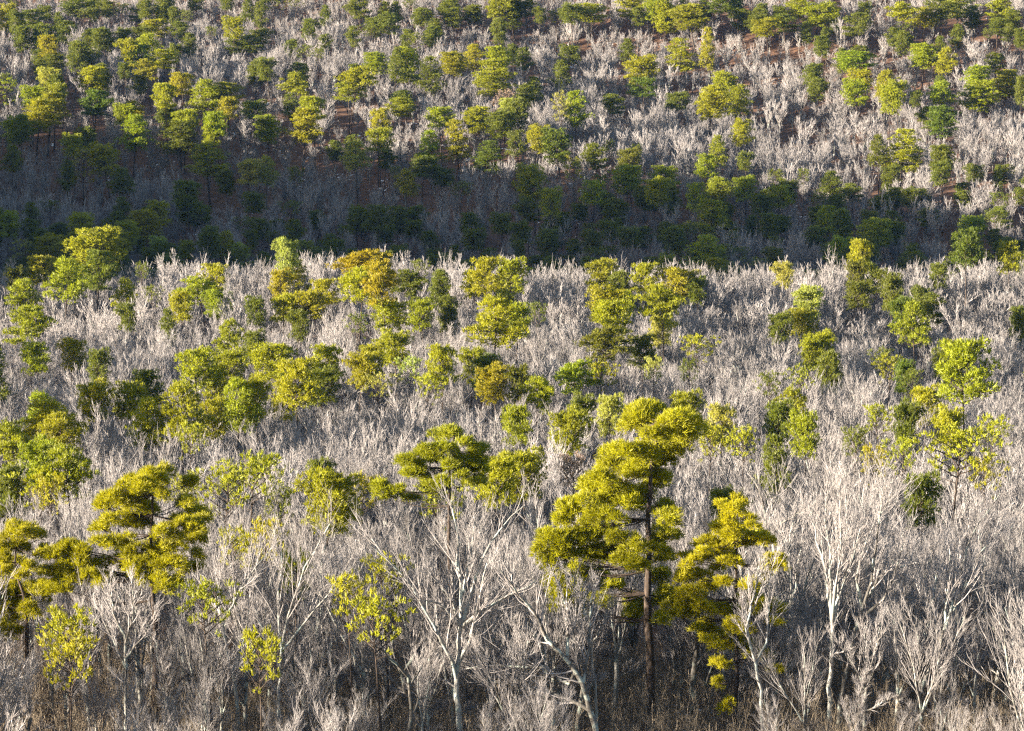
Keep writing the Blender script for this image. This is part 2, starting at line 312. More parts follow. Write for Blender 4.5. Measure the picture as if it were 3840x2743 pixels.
TONE = {'': (.20, .205, .008), 'd': (.09, .11, .008), 'p': (.24, .25, .05), 'g': (.21, .20, .008), 'o': (.27, .19, .15)}
def pine_thing(name, label, loc, rz, sc, meshes, tone, group=None):
    t = thing(name, label, 'pine tree', loc, rz, sc, group)
    obj('trunk', meshes[0], t)
    c = obj('crown', meshes[1], t)
    j = [random.uniform(.85, 1.18) for _ in range(2)]
    c.color = (tone[0] * j[0], tone[1] * (j[0] * .4 + .6 * j[1]), tone[2], 1)
    return t
PINES = """13,33,57,88,r 48,62,57,66,r 53,2,57,40,r 117,42,79,48,r 172,35,48,40,r 226,51,40,35,r 303,4,101,57,bd 347,0,53,40,rd 387,18,57,48,rd
308,42,48,44,rd 444,24,62,44,rd 515,26,53,44,rd 552,15,48,57,rd 616,0,66,48,rd 607,37,57,48,r 662,33,35,44,s 686,48,44,44,s 743,2,48,35,sp
836,0,48,35,r 932,0,48,48,r 981,13,44,57,r 84,114,57,57,rd 145,106,88,44,b 233,84,101,40,bd 361,44,40,40,rd 396,101,70,40,rp 405,117,75,53,r
464,121,53,44,r 585,79,106,44,b 550,114,75,35,b 668,88,66,40,b 704,132,57,48,r 787,108,48,31,b 873,84,73,62,r 563,134,75,66,c 334,121,57,35,rp
193,152,75,66,r 158,200,62,44,r 273,174,66,66,r 299,198,48,44,r 347,193,53,35,rp 215,218,70,57,c 152,233,44,48,rp 466,169,75,66,r 523,187,79,62,rd
611,193,97,66,b 664,182,48,48,r 563,237,79,57,b 519,273,62,40,b 893,143,70,40,rp 954,139,62,35,r 176,277,79,57,rp 231,297,57,57,r 26,286,48,44,rp
18,308,75,88,s 400,255,57,57,rd 347,268,84,84,r 343,347,110,88,bd 466,251,48,40,rp 198,334,75,70,r 119,345,88,57,r 176,358,97,110,c 132,383,97,114,c
40,453,79,88,r 79,444,66,88,cd 682,295,79,70,r 624,336,75,79,r 761,308,97,114,c 858,319,97,75,b 844,385,70,66,r 954,396,84,53,rd 985,453,48,62,r
976,233,57,40,r 950,259,57,40,r 497,387,70,66,c 466,413,75,62,r 497,444,88,123,c 690,433,84,66,r 651,424,66,48,r 673,466,114,114,cd 822,444,84,79,r
783,479,70,70,r 787,547,114,114,c 308,501,66,66,r 277,528,70,66,r 308,572,88,114,s 409,561,88,101,r 246,607,57,66,rd 462,642,70,88,cd 40,554,57,88,cd
928,620,79,79,rp 858,651,53,57,r 989,598,44,79,cp 1004,0,57,44,r 1057,4,62,40,rd 1101,0,53,40,r 1224,26,35,31,c 1360,0,66,53,rd 1356,26,62,44,rd
1435,13,53,48,rd 1477,13,48,48,r 1532,9,48,40,r 1571,44,62,40,r 1668,11,57,48,cd 1457,55,66,57,r 1404,79,62,44,r 1382,99,66,44,r 1329,106,40,53,r
1492,108,40,35,r 1514,117,48,44,s 1624,77,57,35,r 1703,42,66,40,rp 1787,31,57,44,r 1861,-9,97,84,r 1927,0,62,53,r 1919,35,66,40,rp 1142,84,44,57,cp
993,125,70,48,r 1219,136,40,26,r 1136,180,57,57,r 1191,191,40,40,r 1114,161,44,31,rp 1571,134,66,57,r 1624,108,53,48,rp 1883,86,40,53,sp 1404,209,79,70,r
1475,185,62,70,r 1536,189,97,123,r 1620,215,79,132,cd 1703,209,84,75,r 1774,174,66,88,c 1875,189,84,75,r 1853,229,123,123,b 1919,178,31,44,rp 984,233,48,53,r
1017,240,66,66,r 1121,244,66,57,r 1110,281,79,79,c 1338,253,48,44,r 1312,268,101,70,b 1312,323,88,62,r 1105,361,62,53,r 1536,352,70,48,r 1501,374,92,66,b
1180,383,88,75,r 1132,418,97,119,c 1426,429,62,79,r 1008,451,84,88,r 1343,517,70,53,r 1343,541,75,97,cp 1246,539,53,48,r 1417,506,88,75,r 1435,567,57,44,r
1659,422,88,66,r 1615,495,70,123,c 1721,457,75,141,c 1809,420,79,88,r 1919,389,70,66,rp 1879,435,97,88,rd 1818,536,88,114,cd 1936,510,57,79,rd 993,598,53,97,cp
1488,638,48,53,rd 1521,651,62,88,c 1646,653,75,40,rd 1105,642,57,75,rd 1576,607,97,70,rd 1888,347,84,88,so 1986,18,70,48,r 2021,44,40,48,r 2083,53,70,48,c
2149,35,75,57,rp 2223,20,106,53,b 2360,0,92,70,b 2395,35,53,48,rd 2452,0,66,88,r 2496,0,66,114,r 2500,26,79,101,r 2549,9,57,48,r 2615,33,106,84,r
2641,0,57,35,r 2716,0,88,53,rd 2778,44,66,40,r 2826,40,70,44,b 2857,26,44,40,r 2835,75,66,40,rp 2773,9,57,26,rd 2646,112,44,145,c 2562,150,84,119,c
2355,154,57,40,rp 2127,189,62,48,sp 2092,233,57,53,sp 1973,185,62,48,rp 2382,229,97,92,r 2404,308,84,62,rd 2303,361,62,53,rd 1995,295,66,57,r 1968,330,57,57,r
1942,387,62,70,rp 2096,374,57,88,sp 2166,352,79,123,c 2549,365,75,53,r 2694,286,70,88,r 2650,343,97,106,r 2756,330,88,114,r 2778,464,66,84,r 2043,490,79,88,r
1946,510,62,57,rd 2105,506,88,110,rd 2685,519,57,110,c 2650,602,66,75,r 2254,550,66,66,rd 2289,541,44,57,rd 2391,552,53,48,r 2369,580,75,66,rd 2800,589,57,53,r
2157,616,62,75,s 2972,4,88,66,b 3033,9,53,40,r 2924,40,44,35,r 3051,26,110,75,r 2950,62,66,57,c 2888,90,84,53,r 3126,57,35,44,r 3029,88,40,48,c
3236,22,48,48,r 3201,57,79,53,b 3099,110,40,40,r 3390,26,88,57,b 3460,37,79,66,c 3495,0,88,40,b 3596,0,114,44,bp 3741,7,75,75,b 3649,35,66,35,rp
3544,66,66,48,rp 3590,99,53,48,r 3755,75,62,35,rp 3768,97,40,35,r 3790,51,53,35,rp 3698,119,44,35,rp 3829,119,44,35,r 3346,110,48,44,s 3385,97,48,44,rp
3086,150,53,48,rp 3363,132,48,53,rp 3231,176,57,44,r 3218,198,119,57,b 3154,187,48,53,rp 3456,180,84,79,r 3522,147,57,66,r 3552,191,57,84,c 3733,207,53,53,r
3060,255,66,57,r 3047,308,57,75,r 3223,281,79,57,r 3223,317,79,84,r 3324,275,66,88,c 3372,325,75,66,r 3333,352,66,75,r 3442,356,40,40,r 3539,312,70,79,c
3508,290,48,44,r 3671,264,79,88,r 3768,266,97,97,b 3658,308,110,106,b 3829,303,40,66,rd 3491,409,70,57,r 3522,418,88,97,rd 3376,493,106,145,c 3297,515,57,110,cd
3535,567,79,97,rd 3539,629,62,70,r 3746,629,40,48,r 3108,651,84,48,rd 3012,646,48,57,rd 13,789,44,44,r 26,815,66,84,r 40,859,40,70,rp 114,829,53,53,rp
286,822,97,75,r 233,851,62,53,r 589,776,75,75,r 563,807,110,97,r 462,855,84,70,r 422,886,88,70,r 106,899,66,48,r 207,903,97,70,r 84,917,79,110,sp
317,890,132,123,r 246,934,97,70,r 237,983,114,141,c 167,983,106,88,r 352,952,123,141,bd 462,1057,70,101,c 48,1027,66,75,rd 97,1060,97,110,c 79,1161,132,136,b
594,910,79,79,rp 545,952,70,62,rp 690,919,75,70,r 778,868,66,66,sp 853,879,57,84,c 893,917,75,62,cp 967,833,62,53,r 932,881,48,44,r 989,952,48,79,rp
519,1000,57,40,r 796,1013,92,84,r 774,1062,114,79,b 690,1119,84,97,r 796,1117,92,53,r 484,1165,40,57,s 642,1167,48,48,sp 963,1141,66,53,r 866,1211,75,79,c
704,701,88,84,rd 950,1273,44,53,r 594,1088,48,53,rd 1088,836,62,70,rp 1142,921,77,70,r 1057,928,77,100,rp 1118,986,93,147,c 1049,1040,70,85,r 1246,886,54,46,rd
1315,963,155,93,bg 1346,1025,147,108,b 1455,1017,100,116,bg 1478,940,70,46,sp 1424,971,70,54,rp 1555,1033,108,85,bd 1578,990,46,62,c 1628,1033,54,77,s 1223,1068,93,70,r
1060,1126,93,85,r 1153,1122,116,85,r 975,1141,46,62,r 1107,1195,70,46,rp 1439,1153,116,85,r 1331,1195,70,46,s 1594,1153,85,70,r 1721,928,46,54,rp 1841,994,116,116,r
1779,1040,85,77,r 1911,1006,100,100,r 1941,925,46,77,rp 1841,1133,147,162,c 1891,1118,62,70,r 1930,1164,85,108,r 1509,1268,85,46,r 1679,1133,46,46,rd 1949,700,39,62,r
1408,793,85,85,rd 1478,793,62,62,rd 2005,643,93,116,r 2067,735,70,85,r 2218,700,77,77,r 2364,639,93,93,r 2488,643,85,62,r 2488,693,85,77,r 2422,708,62,62,r
2616,708,62,85,r 2673,681,77,85,r 2654,758,108,124,c 2805,685,77,70,r 2909,716,46,70,r 2206,886,70,70,rd 2654,890,124,124,c 2693,986,93,70,r 2878,948,70,70,rd
2631,1060,70,54,r 2469,971,62,62,rp 2507,975,85,85,r 2430,1010,93,93,r 2252,994,108,85,r 2345,1037,70,54,rd 2519,1033,131,85,r 2496,1095,124,116,b 2256,1106,124,100,r
2353,1114,85,85,r 2314,1156,131,116,r 2229,1249,139,100,bd 2017,1153,46,46,rp 2480,1211,77,70,rp 2422,1280,62,46,r 2646,1280,77,46,r 2925,716,77,70,r 3095,782,85,108,c
3172,805,62,108,rd 3284,836,108,100,r 3234,925,77,100,r 3149,909,93,100,r 3203,1002,70,85,rd 2886,948,85,77,rd 2925,1010,70,70,rp 3215,1083,93,77,rd 3280,1029,77,70,rd
3335,1056,77,124,rd 3014,1102,108,100,rp 2987,1187,100,77,r 2940,1203,77,70,rd 3520,1010,62,62,rp 3512,1110,62,62,r 3435,1098,46,62,rp 3373,1141,85,108,rd 3431,1149,100,147,c
3632,832,93,70,r 3628,886,93,116,rd 3794,932,77,100,r 3736,867,54,46,rd 3787,909,62,46,r 3821,1176,46,46,rd 3095,1276,70,46,r 147,1308,100,85,r 255,1300,85,62,r
363,1343,46,31,rp 738,1339,131,131,r 881,1347,116,85,r 804,1393,70,100,r 564,1416,108,116,rd 379,1470,108,85,r 471,1467,116,108,r 139,1486,100,85,c 155,1517,170,170,c
216,1571,139,116,b 70,1617,116,85,b 12,1606,46,62,rd 672,1463,139,193,c 564,1513,108,170,c 696,1617,70,70,s 881,1443,108,178,c 804,1525,85,93,r 974,1455,70,131,r
170,1695,124,100,r 278,1718,155,155,b 15,1791,54,62,s 193,1811,131,77,s 336,1463,46,46,sd 1049,1320,170,116,r 1122,1382,139,155,r 1223,1324,100,108,r 1223,1416,131,108,rd
1339,1358,100,85,r 1404,1324,85,93,r 1493,1273,116,100,r 1060,1470,85,93,r 1656,1328,93,124,r 1760,1339,93,100,r 1818,1358,100,93,rd 1872,1405,108,85,r 1934,1409,70,100,rd
1617,1432,85,62,s 1439,1424,100,85,sp 1532,1358,77,62,sp 975,1733,70,116,s 1223,1764,70,62,sp 1955,1555,108,124,r 1982,1741,147,108,r 2225,1517,62,46,rp 2283,1525,77,70,rp
2160,1579,124,85,r 2125,1378,131,93,b 2005,1436,54,62,rd 2051,1440,85,54,b 2260,1382,100,85,s 2453,1358,70,93,sp 2415,1281,85,70,rd 2631,1277,100,70,s 2592,1366,62,77,sd
2569,1509,108,108,r 2701,1552,70,77,rp 2646,1625,100,100,s 2801,1629,108,62,s 2152,1733,85,54,so 2762,1884,70,46,s 3095,1277,85,100,r 3029,1289,93,100,r 3130,1343,62,39,r
2902,1420,62,31,rp 2987,1393,77,70,s 2968,1474,100,147,c 3022,1586,85,70,r 2917,1548,70,108,rd 2902,1644,70,46,s 3311,1324,70,54,r 3319,1355,93,93,s 3381,1378,70,85,rd
3427,1405,70,62,s 3570,1308,70,77,r 3539,1339,62,70,s 3636,1320,131,147,r 3474,1490,108,85,r 3416,1540,54,46,rp 3296,1544,93,85,s 3574,1571,85,77,r 3709,1590,124,93,s
3373,1671,93,85,s 3273,1702,85,85,s 3551,1640,216,170,sg 3713,1749,100,54,s 3466,1834,62,70,rd 3203,1625,46,31,s 270,2326,194,135,sg 253,2419,169,127,sg 794,2224,160,152,s
1436,2284,169,118,sg 1461,2123,127,93,s 1318,2199,101,76,sg 971,2419,101,110,sg 1199,1827,186,186,rg 828,1785,169,169,s 912,1743,169,169,s 1047,1853,84,93,s 135,1794,169,135,s
971,1988,101,93,sg 1334,1811,127,127,s 1892,1760,135,144,r 1655,1853,152,101,s 718,1811,93,93,s 878,2022,101,93,s 1115,2106,101,101,s"""
# ------------------------------------------------------------------ pines read off the photograph: x, top y, width, height, shape + tone
def parse():
    L = []
    for e in PINES.split():
        x, y, w_, h_, k = e.split(',')
        L.append((float(x), float(y), float(w_), float(h_), k[0], k[1:]))
    L.sort(key=lambda a: -a[2] * a[3])
    out = []
    for a in L:
        if all(abs(a[0] - b[0]) > 22 or abs(a[1] - b[1]) > 18 for b in out): out.append(a)
    return out
SHAPE_W = {'r': 'round-topped', 'c': 'cone-shaped', 'b': 'broad layered', 's': 'sparse open'}
TONE_W = {'': 'lime green', 'd': 'dark green', 'p': 'pale green', 'g': 'golden', 'o': 'brownish pink'}
ZONES = [(150, 'along the top edge'), (400, 'high on the far slope'), (640, 'midway up the far slope'), (860, 'low in shaded valley'),
         (1130, 'on the near ridge'), (1420, 'in the middle belt'), (1700, 'behind the front pines'), (9999, 'in the front row')]
QUART = ['at left', 'left of centre', 'right of centre', 'at right']
ORD = ['leftmost', 'second from left', 'third from left', 'fourth from left', 'fifth from left', 'sixth from left', 'seventh from left', 'eighth from left', 'ninth from left', 'tenth from left', 'eleventh from left', 'twelfth from left']
def pine_labels(L):
    cells = {}
    for i, (x, y, w_, h_, s, t) in enumerate(L):
        z = next(n for a, n in ZONES if y < a)
        k = ((('large ' if w_ * h_ > 11000 else 'small ' if w_ * h_ < 3500 else '') + TONE_W[t] + ' ' + SHAPE_W[s] + ' pine'), z, QUART[min(3, int(x / 960))])
        cells.setdefault(k, []).append(i)
    lab = {}
    for (d, z, q), ii in cells.items():
        ii.sort(key=lambda i: L[i][0])
        for j, i in enumerate(ii):
            lab[i] = f'{d} {z} {q}' if len(ii) == 1 else f'{d} {z} {q}, {ORD[min(j, 11)]}'
    return lab
PL = parse(); PLAB = pine_labels(PL)
VAR = {'r': [(5.6, 4., pine(11, 'r', crown=5.6, limbs=34)), (5.8, 4., pine(12, 'r', crown=5.8, limbs=30)), (8, 4., pine(13, 'r', crown=8)), (8.5, 4., pine(14, 'r', crown=8.5, limbs=42)), (11, 4., pine(15, 'r', crown=11, limbs=52))],
       'c': [(7, 3.4, pine(21, 'c', crown=7, R=3.8, limbs=36)), (9.5, 3.5, pine(22, 'c', crown=9.5, R=3.8, limbs=44)), (12, 3.5, pine(23, 'c', crown=12, R=3.8, limbs=56)), (12, 3.5, pine(24, 'c', crown=12, R=3.8, limbs=50))],
       'b': [(5, 4.3, pine(31, 'b', crown=5, R=4.6, limbs=28)), (7.5, 4.3, pine(32, 'b', crown=7.5, R=4.6, limbs=36)), (10, 4.3, pine(33, 'b', crown=10, R=4.6, limbs=46))],
       's': [(5, 3.6, pine(41, 's', crown=5, R=3.8, limbs=22, dens=.9)), (6, 3.6, pine(42, 's', crown=6, R=3.8, limbs=26, dens=.85)), (9, 3.6, pine(43, 's', crown=9, R=4, limbs=32, dens=.85))]}
PINE_POS = []
def place(a):
    x, y, w_, h_, s, t = a
    Y = 300 if y > 1400 else 450 if y > 850 else 750
    for _ in range(5):
        mpp = Y / F; need = max(h_, w_ * .62) * mpp * 1.12
        v = min(VAR[s], key=lambda q: abs(math.log(need / q[0] / .95)) + random.uniform(0, .25))
        sz = min(1.5, max(.74, need / v[0])); sx = min(2.1, max(.5, w_ * mpp / 2 / v[1] * 1.45))
        Y = solve(x, y, 17.6 * sz)
    r = ray(x, y); X = r[0] * Y
    PINE_POS.append((X, Y, sx * v[1]))
    return X, Y, float(terr(X, Y)), sx, sz, v[2]
STUFF_P = []
for i, a in enumerate(PL):
    X, Y, Z, sx, sz, v = place(a)
    if i < 296:
        pine_thing('pine_tree', PLAB[i], (X, Y, Z), random.uniform(0, 6.28), (sx, sx, sz), v, TONE[a[5]], 'pines scattered through the leafless forest')
    else:
        STUFF_P.append((X, Y, Z, sx, sz, random.uniform(0, 6.28), random.randrange(5)))

# ------------------------------------------------------------------ the tall front pines, built limb by limb
def c5(x, y): return x / 1.184, 1743 + y / 1.184
def c6(x, y): return 1920 + x / 1.184, 1743 + y / 1.184
def cj(x, y): return 960 + x / 1.294, 1200 + y / 1.294
def pairs(s): return [tuple(float(v) for v in e.split(',')) for e in s.split()]
def path3(cv, s, Y, base, jit=0., rg=None):
    out = []
    for x, y in pairs(s):
        p = np.array(at(*cv(x, y), Y)) - base
        if rg is not None: p[1] += rg.normal(0, jit)
        out.append(p)
    return out
def resample(pts, n):
    pts = np.array(pts); d = np.concatenate([[0], np.cumsum(np.linalg.norm(np.diff(pts, axis=0), axis=1))])
    return np.stack([np.interp(np.linspace(0, d[-1], n), d, pts[:, k]) for k in range(3)], -1)
def front_pine(seed, label, cv, Y, trunk, clumps, r0, R, tone, size=.34, dens=1., extra=.7):
    rg = np.random.default_rng(seed); sc = 1.294 if cv is cj else 1.184
    x0, y0 = cv(*pairs(trunk)[0]); b = at(x0, y0, Y); base = np.array([b[0], Y, float(terr(b[0], Y))])
    tp = path3(cv, trunk, Y, base)
    if tp[0][2] > .3: tp.insert(0, np.array([tp[0][0], 0, -.3]))
    tp = resample(tp, 14); tp[1:-1] += rg.normal(0, .05, (12, 3))
    bt = MB(); bt.tubes([(tp, np.linspace(r0, r0 * .2, 14))], 10)
    bc = MB(); limbs = []; mpp = Y / F / sc; Rm = R
    cl = pairs(clumps)
    for x, y, rx, ry in cl:
        c = np.array(at(*cv(x, y), Y)) - base
        ti = min(13, max(3, int(np.searchsorted(tp[:, 2], c[2] - .3 - .2 * abs(c[0] - tp[7, 0])))))
        tx = tp[ti][0]; dx = c[0] - tx
        o = math.sqrt(max(.15, Rm * Rm - dx * dx)) * .75
        for rep in range(2 if rg.random() < extra else 1):
            c2 = c.copy(); c2[1] = rg.uniform(-1, 1) * o if rep == 0 else rg.uniform(.2, 1) * o
            q = tp[ti].copy(); v = c2 - q; L = np.linalg.norm(v)
            m = [q, q + v * .33 + np.array([0, 0, -.06 * L]) + rg.normal(0, .06, 3) * L * .5, q + v * .7 + np.array([0, 0, -.05 * L]) + rg.normal(0, .05, 3) * L * .5, c2]
            m = resample(m, 6); limbs.append((m, np.linspace(.02 + .009 * L, .012, 6)))
            for s_ in range(4):                                   # twigs into the clump
                e = c2 + rg.normal(0, .5, 3) * np.array([rx * mpp, rx * mpp, ry * mpp]); p, _ = along(m, rg.uniform(.6, .95))
                limbs.append((resample([p, e], 3), np.linspace(.018, .008, 3)))
            a, b_ = rx * mpp * 1.18, ry * mpp * 1.18
            n = int(dens * 62 * (a * a + 1.5 * a * b_) / (size / .34) ** 2 * rg.uniform(.75, 1.15)) + 6
            # several lobes so the outline breaks up
            k = 3
            for j in range(k):
                cc = c2 + rg.uniform(-.55, .55, 3) * np.array([a, a * .9, b_])
                clump(rg, bc, cc, a * .62, a * .62, b_ * .72, n // k + 2, size, 9, .075, unit(v))
    bt.tubes(limbs, 5)
    t = thing('pine_tree', label, 'pine tree', tuple(base), 0, (1, 1, 1), 'tall pines standing at the front of the forest')
    obj('trunk', bt.mesh('trunk', M_PBARK), t)
    c = obj('crown', bc.mesh('crown', M_NEED, False), t); c.color = (*tone, 1)
    PINE_POS.append((base[0], Y, 2.))
    return t
GOLD = (.24, .225, .006)
BIG = ''.join('%g,%g,%g,%g ' % ((x - 1920) * 1.184, (y - 1743) * 1.184, a * 1.184, b * 1.184) for x, y, a, b in pairs(
 '2430,1575,70,40 2500,1565,60,35 2555,1600,60,40 2585,1645,60,40 2400,1625,60,42 2470,1640,70,45 2530,1690,60,42 2350,1685,60,42 2420,1710,70,45 2310,1745,60,42 2490,1750,50,42 2270,1800,60,42 2370,1790,70,45 2450,1810,60,42 2230,1855,55,38 2330,1860,70,45 2420,1870,55,38 2480,1830,40,35'))
BIG += '270,200,60,45 350,180,60,50 430,150,70,60 230,250,40,40 330,240,70,40 440,240,70,50 540,200,60,50 680,210,50,35 700,250,35,30 170,330,60,40 250,340,60,40 140,380,50,40 220,400,60,40 310,330,60,35 400,330,70,40 500,310,60,40 570,330,40,40 690,340,60,35 650,370,50,30 310,410,60,35 400,410,70,35 490,400,70,40 560,430,60,40 660,420,50,40 170,450,50,30 250,470,60,30 180,530,50,35 270,520,60,35 350,520,60,40 430,540,60,30 230,600,70,35 320,600,70,35 200,640,50,25 300,650,50,25 400,580,50,25 650,530,50,40 690,600,50,40 560,660,50,35 540,690,40,30 650,650,40,40'
front_pine(101, 'tallest front pine, golden green, crown swept to the left of its dark trunk', c6, 205, '612,1240 610,1000 608,700 606,450 606,250 612,100 622,0 640,-120 655,-200', BIG, .40, 4.6, GOLD)
front_pine(102, 'slim golden pine just right of the tallest pine, with a tuft low on its trunk', c6, 203, '992,1240 992,1000 998,850 985,600 1000,400 1000,260 1005,170',
 '1000,190,50,30 960,210,50,25 1020,170,30,15 940,240,40,25 1050,250,40,20 960,290,60,30 920,300,35,25 1010,330,60,25 1100,340,60,25 870,350,50,25 840,365,30,20 950,370,60,25 1060,370,40,20 800,430,50,25 880,420,50,30 960,430,50,25 1150,440,55,35 1190,430,25,25 770,500,50,30 840,500,60,30 800,560,60,30 880,560,60,30 1060,510,50,30 1120,520,40,25 930,500,40,30 720,650,50,35 780,660,60,35 850,640,60,35 920,650,60,40 1000,690,60,40 1080,620,60,35 1140,640,50,30 1190,650,30,20 1100,690,60,30 1160,700,30,20 850,740,50,30 900,780,50,30 980,800,60,40 1040,830,50,30 1100,870,50,25 1160,890,40,18 940,910,50,25 920,1000,20,25 940,1050,35,40 760,600,40,25', .22, 3.4, (.30, .27, .006), .3, .95, .5)
front_pine(103, 'spreading golden pine standing at the front left with long layered limbs', c5, 206, '690,1100 690,760 678,600 672,400 670,200 690,40',
 '690,40,40,30 640,70,60,35 730,60,40,40 580,110,50,35 560,90,30,20 640,140,60,40 740,120,35,40 500,140,50,35 480,190,50,35 560,180,60,35 640,210,50,30 820,110,35,30 830,150,35,30 800,190,30,30 440,190,20,15 520,250,60,35 440,290,40,20 600,270,60,30 480,330,60,30 560,330,60,30 740,290,50,40 800,280,60,40 860,250,60,40 910,240,30,25 780,340,60,40 850,330,60,35 720,390,50,30 630,390,60,30 300,380,60,30 380,390,50,30 240,420,50,35 330,440,70,35 420,440,60,40 210,490,50,40 290,500,60,30 360,490,70,40 450,490,60,30 190,540,40,40 260,560,60,30 550,410,50,35 540,460,50,35 620,450,60,40 700,450,60,40 780,430,60,30 860,410,40,20 640,500,60,30 720,500,60,40 790,500,40,30 850,480,40,25', .30, 4.4, GOLD, .33, 1., .6)
front_pine(104, 'golden pine with a leaning trunk, cut by the left edge of the view', c5, 207, '122,1100 120,760 112,610 76,510 60,400 80,330 85,290',
 '60,300,60,30 110,310,60,35 20,330,40,35 150,350,50,35 60,370,60,35 120,390,40,30 180,390,20,20 20,400,40,30 150,430,40,25 30,460,50,25 130,460,40,20 30,600,60,50 80,580,60,30 160,580,50,35 60,640,60,40 140,640,60,40 20,660,40,40 180,620,30,30 30,740,60,40 80,730,40,20 20,700,50,30 -40,380,50,40 -60,600,60,40 -50,480,50,30', .24, 3.2, GOLD, .33, 1., .5)
front_pine(105, 'golden pine with a flat round dome above the white forked tree', cj, 232, '940,900 940,790 945,660 958,560 965,540',
 '960,560,60,25 890,590,50,25 1030,600,50,25 830,600,30,15 940,620,70,30 1070,640,50,25 860,640,60,30 800,650,40,20 740,670,40,25 720,700,40,25 790,710,60,30 870,710,50,30 1000,690,60,30 1070,700,50,25 960,680,40,25 740,750,50,25 820,770,60,25 900,760,50,25 1040,740,60,30 980,750,40,20 620,810,50,25 640,850,70,30 700,830,40,20 1060,790,50,25 880,810,60,25 750,880,50,20', .26, 4., (.20, .20, .008), .36, 1.1, .4)

# ------------------------------------------------------------------ leafless trees of the front edge, each from its own limbs
BARE_POS = []
def front_tree(seed, label, cv, Y, trunk, limbs, r0, m, top=None, twigs=1.1, tipr=.013, kind='leafless_tree', bare=False, dy=1.0):
    rg = np.random.default_rng(seed)
    x0, y0 = cv(*pairs(trunk)[0]); b = at(x0, y0, Y); base = np.array([b[0], Y, float(terr(b[0], Y))])
    tp = path3(cv, trunk, Y, base)
    if tp[0][2] > .2: tp.insert(0, np.array([tp[0][0] * .9, 0, -.3]))
    n = 12; tp = resample(tp, n); tp[2:] += rg.normal(0, .045, (n - 2, 3))
    mains = [(tp, np.linspace(r0, r0 * (.55 if limbs else .2), n))]; lead = []
    for k, s in enumerate(limbs):
        q = path3(cv, s, Y, base)
        j = int(np.argmin([np.linalg.norm(t - q[0]) for t in tp])); q[0] = tp[j].copy()
        sg = rg.choice([-1, 1]) * rg.uniform(.4, 1.) * dy
        for i in range(1, len(q)): q[i][1] += sg * i * .8
        L = sum(np.linalg.norm(q[i + 1] - q[i]) for i in range(len(q) - 1))
        q = resample(q, 9); q[1:] += rg.normal(0, .05, (8, 3))
        lead.append((q, np.linspace(min(r0 * .6, .05 + .016 * L), .03, 9)))
    if not limbs: lead = [(tp[n // 2:], np.linspace(r0 * .6, r0 * .2, n - n // 2))]
    t = thing(kind, label, 'bare tree', tuple(base), 0, (1, 1, 1), 'bare trees one can tell apart at the front')
    if bare:
        bt = MB(); bt.tubes(mains, 9); bt.tubes(lead, 6); obj('trunk', bt.mesh('trunk', m), t)
    else:
        a, c = bare_tree(seed, main=(mains, lead), twigs=twigs, tipr=tipr, mats=(m, M_TWIG))
        obj('trunk', a, t); obj('crown', c, t)
    BARE_POS.append((base[0], Y, 1.5))
front_tree(201, 'pale white tree forking wide in front, below the flat domed pine', c5, 197, '2050,1240 2035,1100 2025,1000 2038,860 2044,720',
  ['2025,960 2000,860 1960,760 1890,640 1830,520 1770,440 1650,330', '2044,710 2040,500 2030,330 2000,180', '2046,700 2100,540 2140,420 2230,280 2330,200', '2046,720 2150,630 2274,560 2380,490', '2044,720 1990,640 1960,600 1890,580', '2040,740 2010,600 1960,520 1890,440', '2044,700 2060,560 2090,430 2110,250', '2030,900 2080,780 2130,600 2160,420'], .27, M_WHITE, twigs=.9)
front_tree(202, 'grey leaning tree with long level dead limbs, left of the tallest pine', c6, 196, '385,1240 340,1060 300,950 230,850 160,780',
  ['165,790 120,690 60,590 0,510 -60,420', '290,940 240,990 140,905 0,912 -120,915 -210,935', '330,1095 250,1050 140,1010 0,1000 -80,980', '240,860 250,760 240,640 200,520', '300,950 340,850 345,700 370,560'], .25, M_TRUNK, twigs=.7)
front_tree(203, 'dark broken snag with a bare split top in the front brush', c5, 193, '1820,1240 1822,1100 1818,950', ['1818,960 1760,880 1700,800 1650,770', '1822,1130 1850,1070 1880,1055 1910,1075', '1820,1000 1850,940 1880,900'], .2, M_DARK, kind='dead_snag', bare=True)
front_tree(204, 'black-barked oak with a crooked level limb behind the dark snag', c5, 201, '1890,1240 1850,1080 1800,1000 1780,930', ['1790,985 1720,950 1640,940 1570,950', '1780,930 1840,850 1880,700 1900,640', '1785,940 1750,850 1680,800 1600,740', '1800,990 1860,900 1930,820 1950,740'], .24, M_DARK, twigs=.8)
front_tree(205, 'tall grey tree with twin upright stems, right of the slim golden pine', c6, 200, '1405,1240 1410,1000 1420,850 1424,700', ['1424,710 1425,600 1440,450 1445,350 1440,200 1428,40', '1424,720 1455,560 1480,470 1510,380 1545,240', '1422,760 1450,600 1462,500 1500,330 1500,180', '1430,600 1400,480 1370,380 1350,260', '1442,420 1400,320 1380,200 1390,90'], .22, M_WHITE)
front_tree(206, 'grey tree leaning right with one long level bough, right of the twin stems', c6, 203, '1440,1240 1465,1000 1520,760 1555,640', ['1555,650 1590,540 1608,400 1615,250 1640,60', '1590,545 1640,495 1700,478 1800,450 1850,470', '1560,640 1530,500 1570,380 1640,260 1700,170', '1540,700 1640,600 1690,480 1720,330'], .21, M_TRUNK)
front_tree(207, 'leaning grey tree whose stem rises right toward the right edge', c6, 202, '1770,1240 1800,1030 1880,850 1920,740', ['1920,740 1955,630 2010,450 2045,330 2120,230 2190,150', '1950,640 1950,500 1955,380', '2010,450 2090,400 2150,330 2230,290', '1900,800 1860,650 1900,520 1880,400'], .2, M_TRUNK)
